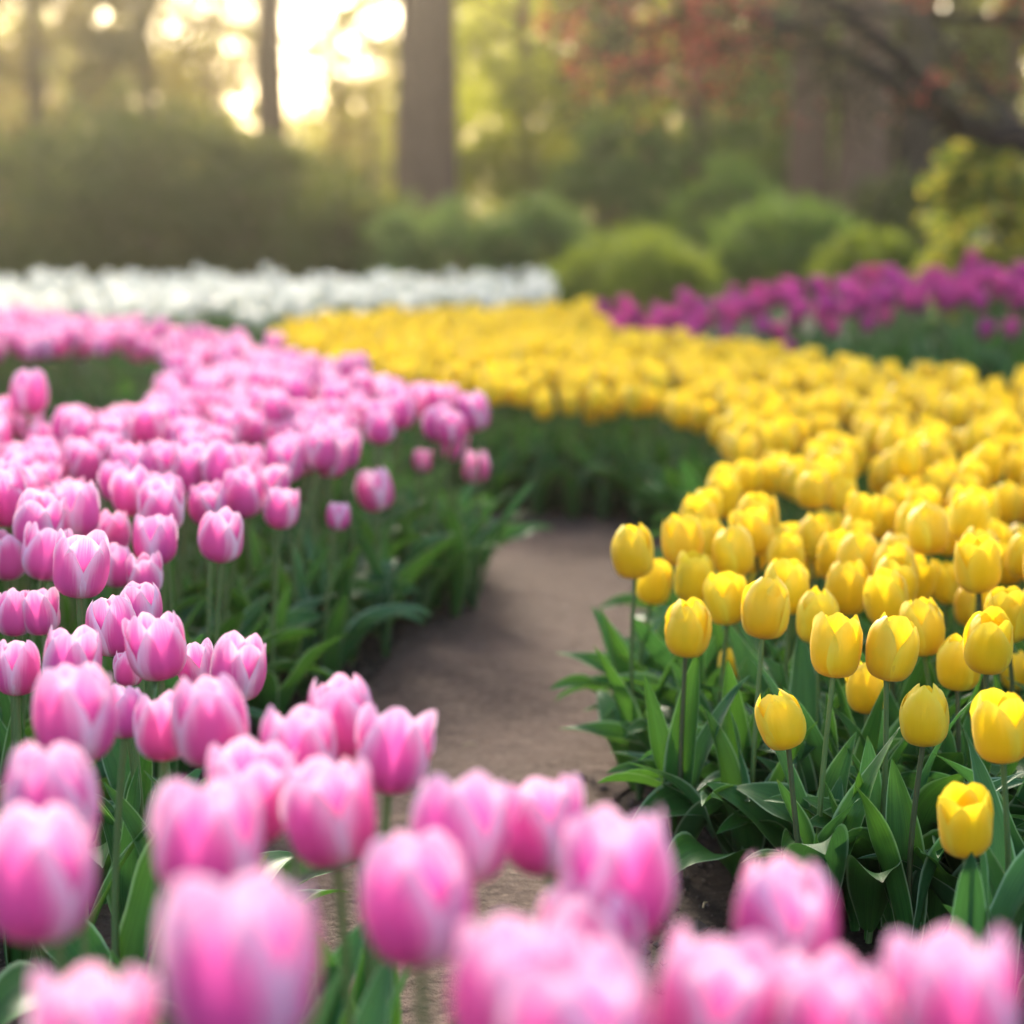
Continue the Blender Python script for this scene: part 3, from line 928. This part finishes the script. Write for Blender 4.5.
# ------------------------------------------------------------------ shrubs and trees beyond the beds
M['hedge'] = foliage_material('hedge_leaves', (.042, .068, .013), (.095, .115, .022), (.32, .34, .04))
M['mist_green'] = foliage_material('soft_green_leaves', (.085, .135, .032), (.15, .21, .055), (.36, .48, .09))
M['lime'] = foliage_material('lime_leaves', (.085, .125, .010), (.15, .19, .016), (.42, .50, .03))
M['mid_green'] = foliage_material('mid_green_leaves', (.055, .115, .018), (.12, .20, .030), (.34, .48, .05))
M['spring'] = foliage_material('spring_leaves', (.12, .15, .012), (.22, .24, .020), (.72, .72, .05), trans=.55)
M['olive'] = foliage_material('olive_leaves', (.060, .054, .012), (.12, .10, .022), (.38, .28, .05), trans=.45)
M['red'] = foliage_material('red_leaves', (.20, .035, .026), (.36, .075, .05), (.62, .13, .09), trans=.45)
M['shade_leaves'] = foliage_material('backlit_dim_green_leaves', (.020, .022, .010), (.055, .050, .020), (.10, .09, .02), trans=.25)  # dim backlit look of the limb leaves put into their dark colour
M['gold'] = foliage_material('gold_blossom', (.50, .38, .02), (.68, .52, .05), (.75, .60, .06), trans=.45)
M['far_wood'] = foliage_material('far_wood_leaves', (.07, .085, .014), (.13, .14, .022), (.50, .46, .05), trans=.5)

def leaf_quads(P, size, r, flat=.0):
    """a rhombic leaf at each point, turned every way"""
    n = len(P)
    a = r.normal(0, 1, (n, 3)); a[:, 2] *= (1 - flat); a /= np.linalg.norm(a, axis=1)[:, None]
    b = np.cross(a, r.normal(0, 1, (n, 3))); b /= np.linalg.norm(b, axis=1)[:, None]
    s = size * r.uniform(.6, 1.3, (n, 1))
    V = np.stack([P - a * s, P + b * s * .42 + a * s * .1, P + a * s, P - b * s * .42 + a * s * .1], 1)
    F_ = np.arange(n * 4).reshape(n, 4)
    return V.reshape(-1, 3), F_

def clump_points(center, radii, n_clump, per, r, clump_r, shell=.55, zmin=.05):
    """leaf positions: clumps spread over the outer part of an ellipsoid, gaps between them"""
    out = []
    for _ in range(n_clump):
        d = r.normal(0, 1, 3); d /= np.linalg.norm(d)
        q = np.array(radii) * d * (shell + (1 - shell) * r.random() ** .5)
        cr = clump_r * r.uniform(.5, 1.3)
        p = r.normal(0, 1, (per, 3)); p /= np.linalg.norm(p, axis=1)[:, None]
        p *= (r.random((per, 1)) ** .45) * cr * np.array([1.15, 1.15, .75])
        out.append(p + q + np.array(center))
    P = np.concatenate(out)
    return P[P[:, 2] > zmin]

def limb(mb, p0, p1, r0, r1, r, wob=.06, n=9, seg=7):
    p0, p1 = np.array(p0, float), np.array(p1, float)
    t = np.linspace(0, 1, seg)[:, None]
    L = np.linalg.norm(p1 - p0)
    pts = p0 + (p1 - p0) * t + np.cumsum(r.normal(0, wob * L / seg, (seg, 3)), 0) * (t > 0)
    mb.add(*tube(pts, r0 + (r1 - r0) * t[:, 0], n))
    return pts

def shrub(px, w_px, top_py, d, mat, label, seed, clumps=60, per=90, leaf=.035, clump_r=None, name='shrub', depth=1.0, blossom=None, squash=1.0):
    """a bush rooted on the ground whose crown spans w_px and tops out at top_py, d metres off"""
    r = np.random.default_rng(seed)
    c = at(px, 215, d); top = at(px, top_py, d).z
    rx = w_px * d / F / 2; rz = top * .56 * squash; cz = top - rz
    root = empty(name, (c.x, d, ground_z(c.x, d)))
    tag(root, label, 'shrub')
    cr = clump_r or max(.12, rx * .30)
    P = clump_points((0, 0, cz), (rx - cr * .5, (rx - cr * .5) * depth, rz - cr * .35), clumps, per, r, cr)
    # uneven sprigs standing out of the outline
    S = clump_points((0, 0, cz), (rx * 1.02, rx * 1.02 * depth, rz * 1.02), clumps // 3, 26, r, cr * .45, .92)
    P = np.concatenate([P, S])
    mb = MB(); mb.add(*leaf_quads(P, leaf, r))
    link('foliage', mb.mesh('foliage', M[mat], False), root)
    mb = MB()
    for k in range(5):
        a = r.uniform(0, 6.28)
        limb(mb, (.05 * math.cos(a), .05 * math.sin(a), -.02), (rx * .55 * math.cos(a), rx * .55 * math.sin(a) * depth, top * r.uniform(.55, .85)), .022 + .012 * top, .006, r, .15)
    link('stem', mb.mesh('stem', M['bark']), root)
    if blossom:
        Q = P[r.random(len(P)) < .30] + r.normal(0, .02, (1, 3))
        mb = MB(); mb.add(*leaf_quads(Q, leaf * 1.3, r)); link('blossom', mb.mesh('blossom', M[blossom], False), root)
    return root

def tree(px, d, w_px, H, label, seed, mat, bark='bark', crown=(2.2, 2.2, 2.0), crown_z=5.5, clumps=70, per=80, leaf=.09, clump_r=.55, name='leafy_tree', branches=7, lean=0.0, shell=.35):
    r = np.random.default_rng(seed)
    c = at(px, 215, d)
    root = empty(name, (c.x, d, 0)); tag(root, label, 'tree')
    rad = w_px * d / F / 2
    mb = MB()
    t = np.linspace(0, 1, 18)
    pts = np.stack([lean * t * H + np.cumsum(r.normal(0, .012, 18)), np.cumsum(r.normal(0, .012, 18)), -.1 + t * H], 1)
    rd = rad * (1.0 - .62 * t) * (1 + .5 * np.exp(-t * 26)) 
    V, f, uv = tube(pts, rd, 18)
    V += r.normal(0, rad * .03, V.shape)
    mb.add(V, f, uv)
    link('trunk', mb.mesh('trunk', M[bark]), root)
    for k in range(branches):
        a = r.uniform(0, 6.28); zz = r.uniform(max(1.2, crown_z - crown[2]), H * .92)
        i = min(17, int(zz / H * 17)); p0 = pts[i]
        p1 = np.array([crown[0] * .75 * math.cos(a), crown[1] * .75 * math.sin(a), zz + r.uniform(.1, .9)]) + (pts[i][0], 0, 0)
        mb = MB(); P = limb(mb, p0, p1, rd[i] * .45, .012, r, .10)
        for q in P[3::2]:
            limb(mb, q, q + r.normal(0, .55, 3), rd[i] * .14, .006, r, .12, 5, 5)
        link('branch', mb.mesh('branch', M[bark]), root)
    P = clump_points((lean * crown_z, 0, crown_z), crown, clumps, per, r, clump_r, shell)
    mb = MB(); mb.add(*leaf_quads(P, leaf, r)); link('crown', mb.mesh('crown', M[mat], False), root)
    return root

# the dark shrubs behind the white strip
shrub(20, 260, 118, 20.0, 'hedge', 'tall dark olive shrub filling the edge behind the white strip, below bright sky dots', 11, 120, 110, .045)
shrub(150, 270, 92, 21.0, 'hedge', 'tallest dark olive shrub behind the white strip, peaking under the bright sky', 12, 140, 110, .045)
shrub(270, 210, 122, 20.5, 'hedge', 'dark brownish shrub below the thin trunk against the bright sky', 13, 110, 110, .045)
shrub(352, 150, 172, 19.5, 'hedge', 'lower dark shrub sloping down beside the thick trunk', 14, 80, 110, .042)
# the soft green ones in the middle
shrub(450, 180, 192, 18.6, 'mist_green', 'hazy pale green rounded shrub at the foot of the thick trunk', 15, 90, 110, .036)
shrub(535, 120, 200, 18.8, 'mist_green', 'hazy pale green shrub between the trunk-foot shrub and the lime mound', 16, 60, 110, .036)
shrub(632, 190, 234, 16.8, 'lime', 'low lime green mound above the back of the yellow bed', 17, 90, 120, .028, depth=.8)
# green on the way to the brown trunks
shrub(735, 130, 168, 21.5, 'mid_green', 'grey green rounded shrub behind the lime mound', 18, 70, 110, .042, blossom=None)
shrub(790, 170, 212, 19.0, 'mid_green', 'broad mid green shrub above the purple tulips', 19, 80, 110, .036)
shrub(868, 100, 243, 16.5, 'lime', 'small yellowish green shrub right behind the purple tulips', 20, 50, 100, .028)
shrub(985, 130, 150, 14.5, 'mid_green', 'dark shrub sprinkled with golden blossom under the dark limb', 21, 80, 110, .032, blossom='gold')
shrub(1075, 120, 175, 14.8, 'mid_green', 'dark golden-blossomed shrub cut by the frame edge', 22, 60, 100, .032, blossom='gold')
shrub(620, 150, 120, 27.0, 'mid_green', 'tall hazy green shrub far behind the lime mound', 23, 80, 110, .055)
shrub(915, 150, 178, 23.0, 'hedge', 'dark green shrub in front of the brown trunks', 24, 70, 110, .04)

shrub(492, 190, 128, 31.0, 'spring', 'bright yellow-green shrub glowing beside the thick trunk', 25, 80, 100, .07)
shrub(700, 170, 150, 33.0, 'mid_green', 'far green shrub between the hazy shrub and the brown trunks', 26, 70, 100, .07)
shrub(780, 150, 160, 32.0, 'mid_green', 'far green shrub at the foot of the brown trunks', 27, 70, 100, .07)
shrub(590, 140, 150, 33.0, 'spring', 'far yellow-green shrub over the pale green ones', 28, 70, 100, .07)

# trunks against the light
tree(427, 24.0, 70, 10.5, 'thick straight trunk standing before the bright sky', 31, 'olive', crown=(2.4, 2.4, 2.2), crown_z=8.6, name='tall_tree')
tree(271, 29.0, 36, 10.0, 'thin trunk in the middle of the brightest patch of sky', 32, 'olive', crown=(1.8, 1.8, 2.0), crown_z=8.4, name='tall_tree', clumps=40)
tree(808, 25.0, 46, 9.5, 'brown trunk at the path side of the dark trunk group', 33, 'mid_green', bark='bark', crown=(2.2, 2.2, 2.2), crown_z=7.0, name='tall_tree')
tree(860, 24.0, 60, 9.5, 'widest brown trunk in the dark trunk group behind the red-leaved tree', 34, 'mid_green', bark='bark', crown=(2.2, 2.2, 2.2), crown_z=7.0, name='tall_tree')
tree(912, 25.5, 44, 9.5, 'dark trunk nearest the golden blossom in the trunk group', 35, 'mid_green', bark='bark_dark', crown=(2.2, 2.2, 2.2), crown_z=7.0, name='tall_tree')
# leafy trees with crowns hanging into view
tree(40, 26.0, 22, 7.5, 'olive-leaved tree at the frame edge with bright sky dots in its crown', 36, 'olive', crown=(1.9, 1.7, 2.5), crown_z=4.0, clumps=170, per=60, leaf=.075, clump_r=.42)
tree(345, 30.0, 8, 7.5, 'sparse olive-leaved tree dappling the bright sky between the two straight trunks', 47, 'olive', crown=(1.1, 1.2, 2.8), crown_z=4.2, clumps=115, per=45, leaf=.055, clump_r=.34)
tree(215, 30.0, 8, 7.0, 'thin-stemmed olive-leaved tree beside the bright sky, before the thin trunk', 48, 'olive', crown=(1.0, 1.2, 2.6), crown_z=4.2, clumps=115, per=45, leaf=.055, clump_r=.34)
tree(150, 27.5, 18, 7.5, 'olive-leaved tree with gaps of bright sky above the tallest shrub', 37, 'olive', crown=(1.2, 1.5, 2.2), crown_z=4.3, clumps=95, per=55, leaf=.07, clump_r=.40)
tree(520, 31.0, 20, 8.0, 'sunlit yellow-green tree beside the thick trunk', 38, 'spring', crown=(1.5, 1.8, 3.0), crown_z=4.0, clumps=110, per=70, leaf=.09, clump_r=.5)
tree(610, 33.0, 22, 8.5, 'yellow-green tree above the tall hazy shrub', 39, 'spring', crown=(1.7, 1.8, 3.2), crown_z=4.2, clumps=120, per=70, leaf=.09, clump_r=.5)
tree(700, 30.0, 24, 8.5, 'dim green tree behind the red leaf sprays', 40, 'mid_green', crown=(1.8, 1.8, 3.4), crown_z=4.0, clumps=130, per=70, leaf=.09, clump_r=.5)
tree(790, 33.0, 24, 9.0, 'dim green tree rising behind the brown trunk group', 41, 'mid_green', crown=(2.0, 1.8, 3.6), crown_z=4.2, clumps=130, per=70, leaf=.09, clump_r=.5)
tree(900, 31.0, 24, 9.0, 'shadowy green tree beyond the trunks and dark limb', 42, 'hedge', crown=(2.0, 1.8, 3.6), crown_z=4.2, clumps=130, per=70, leaf=.09, clump_r=.5)
tree(1010, 29.0, 24, 9.0, 'shadowy green tree in the corner behind the dark limb', 43, 'hedge', crown=(2.0, 1.8, 3.6), crown_z=4.0, clumps=130, per=70, leaf=.09, clump_r=.5)

for px, sd, n, lab in ((222, 81, 60, 'hazy far tree veiling the bright sky above the dark shrubs'), (372, 83, 48, 'hazy far tree veiling the bright sky beside the thick trunk')):
    tree(px, 38.0, 8, 7.0, lab, sd, 'far_wood', crown=(1.0, 1.4, 3.0), crown_z=3.9, clumps=n, per=70, leaf=.085, clump_r=.42, branches=5)

# the red-leaved tree whose limbs reach in over the purple bed
def red_tree():
    r = np.random.default_rng(61)
    d0 = 12.0
    base = at(1230, 215, d0)
    root = empty('red_leaved_tree', (base.x, d0, 0)); tag(root, 'red-leaved tree whose dark bent limbs reach in above the purple tulips', 'tree')
    B = np.array([base.x, d0, 0])
    mb = MB()
    tp = np.array([(0, 0, -.1), (-.03, .02, .5), (-.10, .03, 1.1), (-.12, .0, 1.7), (.02, .05, 2.6), (.1, .1, 3.6)])
    V, f, uv = tube(tp, [.26, .21, .19, .17, .12, .06], 16); mb.add(V + r.normal(0, .006, V.shape), f, uv)
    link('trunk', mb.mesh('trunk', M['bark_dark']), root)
    limbs = [([(1215, 150, 12.0), (1100, 160, 11.8), (1024, 138, 11.6), (965, 128, 11.6), (920, 98, 11.7), (860, 62, 11.8), (805, 32, 12.0), (740, 8, 12.2)], .11, .022),
             ([(965, 128, 11.6), (930, 90, 11.3), (890, 48, 11.1), (850, 15, 11.0), (800, -25, 11.0)], .06, .014),
             ([(1215, 60, 12.0), (1120, 50, 12.3), (1030, 22, 12.5), (950, 15, 12.8), (870, 12, 13.2), (780, -15, 13.4)], .06, .012),
             ([(1215, 0, 12.0), (1100, -40, 11.4), (980, -70, 11.0), (860, -95, 10.8)], .06, .014),
             ([(860, 62, 11.8), (800, 48, 12.0), (735, 42, 12.3), (680, 58, 12.6), (622, 82, 12.9)], .022, .006),
             ([(805, 32, 12.0), (740, 14, 11.7), (690, 12, 11.5), (640, 30, 11.4), (600, 48, 11.3)], .020, .006),
             ([(1024, 138, 11.6), (990, 95, 12.2), (955, 60, 12.6), (930, 20, 13.0)], .04, .010)]
    tips = []
    for k, (path, r0, r1) in enumerate(limbs):
        Q = np.array([at(*q) for q in path]) - B
        t = np.linspace(0, len(Q) - 1, 30)
        pts = np.stack([np.interp(t, range(len(Q)), Q[:, i]) for i in range(3)], 1) + r.normal(0, .008, (30, 3))
        mb = MB(); mb.add(*tube(pts, np.linspace(r0, r1, 30), 10))
        for j in range(5, 30, 2):
            e = pts[j] + r.normal(0, .22, 3) + (-.10, 0, .03)
            P = limb(mb, pts[j], e, r1 * .9, .004, r, .15, 5, 5); tips.append(P[-1]); tips.append(P[2])
            for _ in range(2):
                g = e + r.normal(0, .20, 3); limb(mb, e, g, .005, .002, r, .15, 4, 4); tips.append(g)
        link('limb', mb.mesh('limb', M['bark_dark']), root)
    high = []
    for k in range(9):
        a = k * .7 + r.uniform(-.2, .2); i = r.integers(3, 6)
        e = tp[i] + np.array([math.cos(a) * r.uniform(.8, 1.7), math.sin(a) * r.uniform(.8, 1.7), r.uniform(.5, 1.5)])
        mb = MB(); P = limb(mb, tp[i], e, .06, .010, r, .10, 8, 8)
        for q in P[2:]:
            for _ in range(2):
                g = q + r.normal(0, .30, 3) + (0, 0, .1); limb(mb, q, g, .010, .003, r, .15, 4, 4); high.append(g); high.append((g + q) / 2)
        link('limb', mb.mesh('limb', M['bark_dark']), root)
    high = [q for q in high if q[2] > 1.9]
    P = np.concatenate([q + r.normal(0, .12, (int(r.integers(20, 46)), 3)) for q in high])
    mb = MB(); mb.add(*leaf_quads(P, .030, r)); link('crown', mb.mesh('crown', M['red'], False), root)
    tips = np.array([q for q in tips if project(q + B)[1] < (125 if project(q + B)[0] > 700 else 112)])
    out = [t + r.normal(0, .075, (int(r.integers(8, 26)), 3)) for t in tips if r.random() < (.5 if t[0] < -2.6 else .12)]
    P = np.concatenate(out)
    mb = MB(); mb.add(*leaf_quads(P, .030, r)); link('red_leaves', mb.mesh('red_leaves', M['red'], False), root)
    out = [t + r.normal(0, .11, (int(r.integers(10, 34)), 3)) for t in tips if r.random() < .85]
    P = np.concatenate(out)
    mb = MB(); mb.add(*leaf_quads(P, .024, r)); link('dim_green_leaves', mb.mesh('dim_green_leaves', M['shade_leaves'], False), root)  # leaves coloured dark to look backlit and dim along the limbs
red_tree()

# the far wood, one mass beyond counting: high at the sides, dipping where the sky shows through
def far_wood():
    r = np.random.default_rng(71)
    mb = MB()
    for px in np.arange(-500, 1560, 16):
        d = r.uniform(42, 62)
        gap = math.exp(-((px - 300) / 118) ** 2)
        H = (6.6 - 3.6 * gap) * r.uniform(.8, 1.15) if px < 430 else r.uniform(7, 11)
        c = at(px, 215, d)
        P = clump_points((c.x, d, H * .5), (.9, 1.2, H * .5), 26, 34, r, .55, .2)
        mb.add(*leaf_quads(P, .16, r))
    tag(link('far_wood', mb.mesh('far_wood', M['far_wood'], False)), 'hazy yellow-green far wood closing the view behind the trees', 'wood', kind='stuff')
far_wood()


# ------------------------------------------------------------------ small litter on the path
STRAWS = [((345, 1003), .05, .6, 'pale straw piece lying on the path under the pink blooms'), ((262, 845), .02, 1.9, 'short straw fragment on soil beside the pink stems'),
          ((470, 745), .025, .2, 'thin straw bit lying in the middle of the path'), ((705, 905), .02, 1.2, 'tiny straw flake on the dark soil beneath the yellow bed leaves')]
for (px, py), ln, a, lab in STRAWS:
    p = on_height(px, py, .016)
    mb = MB(); mb.add(*tube([(-ln / 2, 0, 0), (0, .001, .003), (ln / 2, 0, .001)], [.0011, .0013, .0009], 6))
    o = link('straw', mb.mesh('straw', M['straw']), None, p, (0, 0, a)); tag(o, lab, 'straw')

# ------------------------------------------------------------------ haze, an added air volume that also stands in for veiling glare
if HAZE_DENSITY > 0:
    m, nt, out = newmat('haze_air')
    pv = nt.nodes.new('ShaderNodeVolumePrincipled')
    pv.inputs['Color'].default_value = (1.0, .93, .76, 1)
    pv.inputs['Density'].default_value = HAZE_DENSITY
    pv.inputs['Anisotropy'].default_value = HAZE_ANISO
    nt.links.new(pv.outputs[0], out.inputs[1])
    mb = MB()
    x, y0, y1, z0, z1 = 170, -130, 200, -1.0, 15.0
    mb.add([(-x, y0, z0), (x, y0, z0), (x, y1, z0), (-x, y1, z0), (-x, y0, z1), (x, y0, z1), (x, y1, z1), (-x, y1, z1)],
           [(0, 3, 2, 1), (4, 5, 6, 7), (0, 1, 5, 4), (1, 2, 6, 5), (2, 3, 7, 6), (3, 0, 4, 7)])
    o = link('haze', mb.mesh('haze', m, False))
    tag(o, 'pale warm haze added for the sun glow before the far trees', 'haze', kind='stuff')
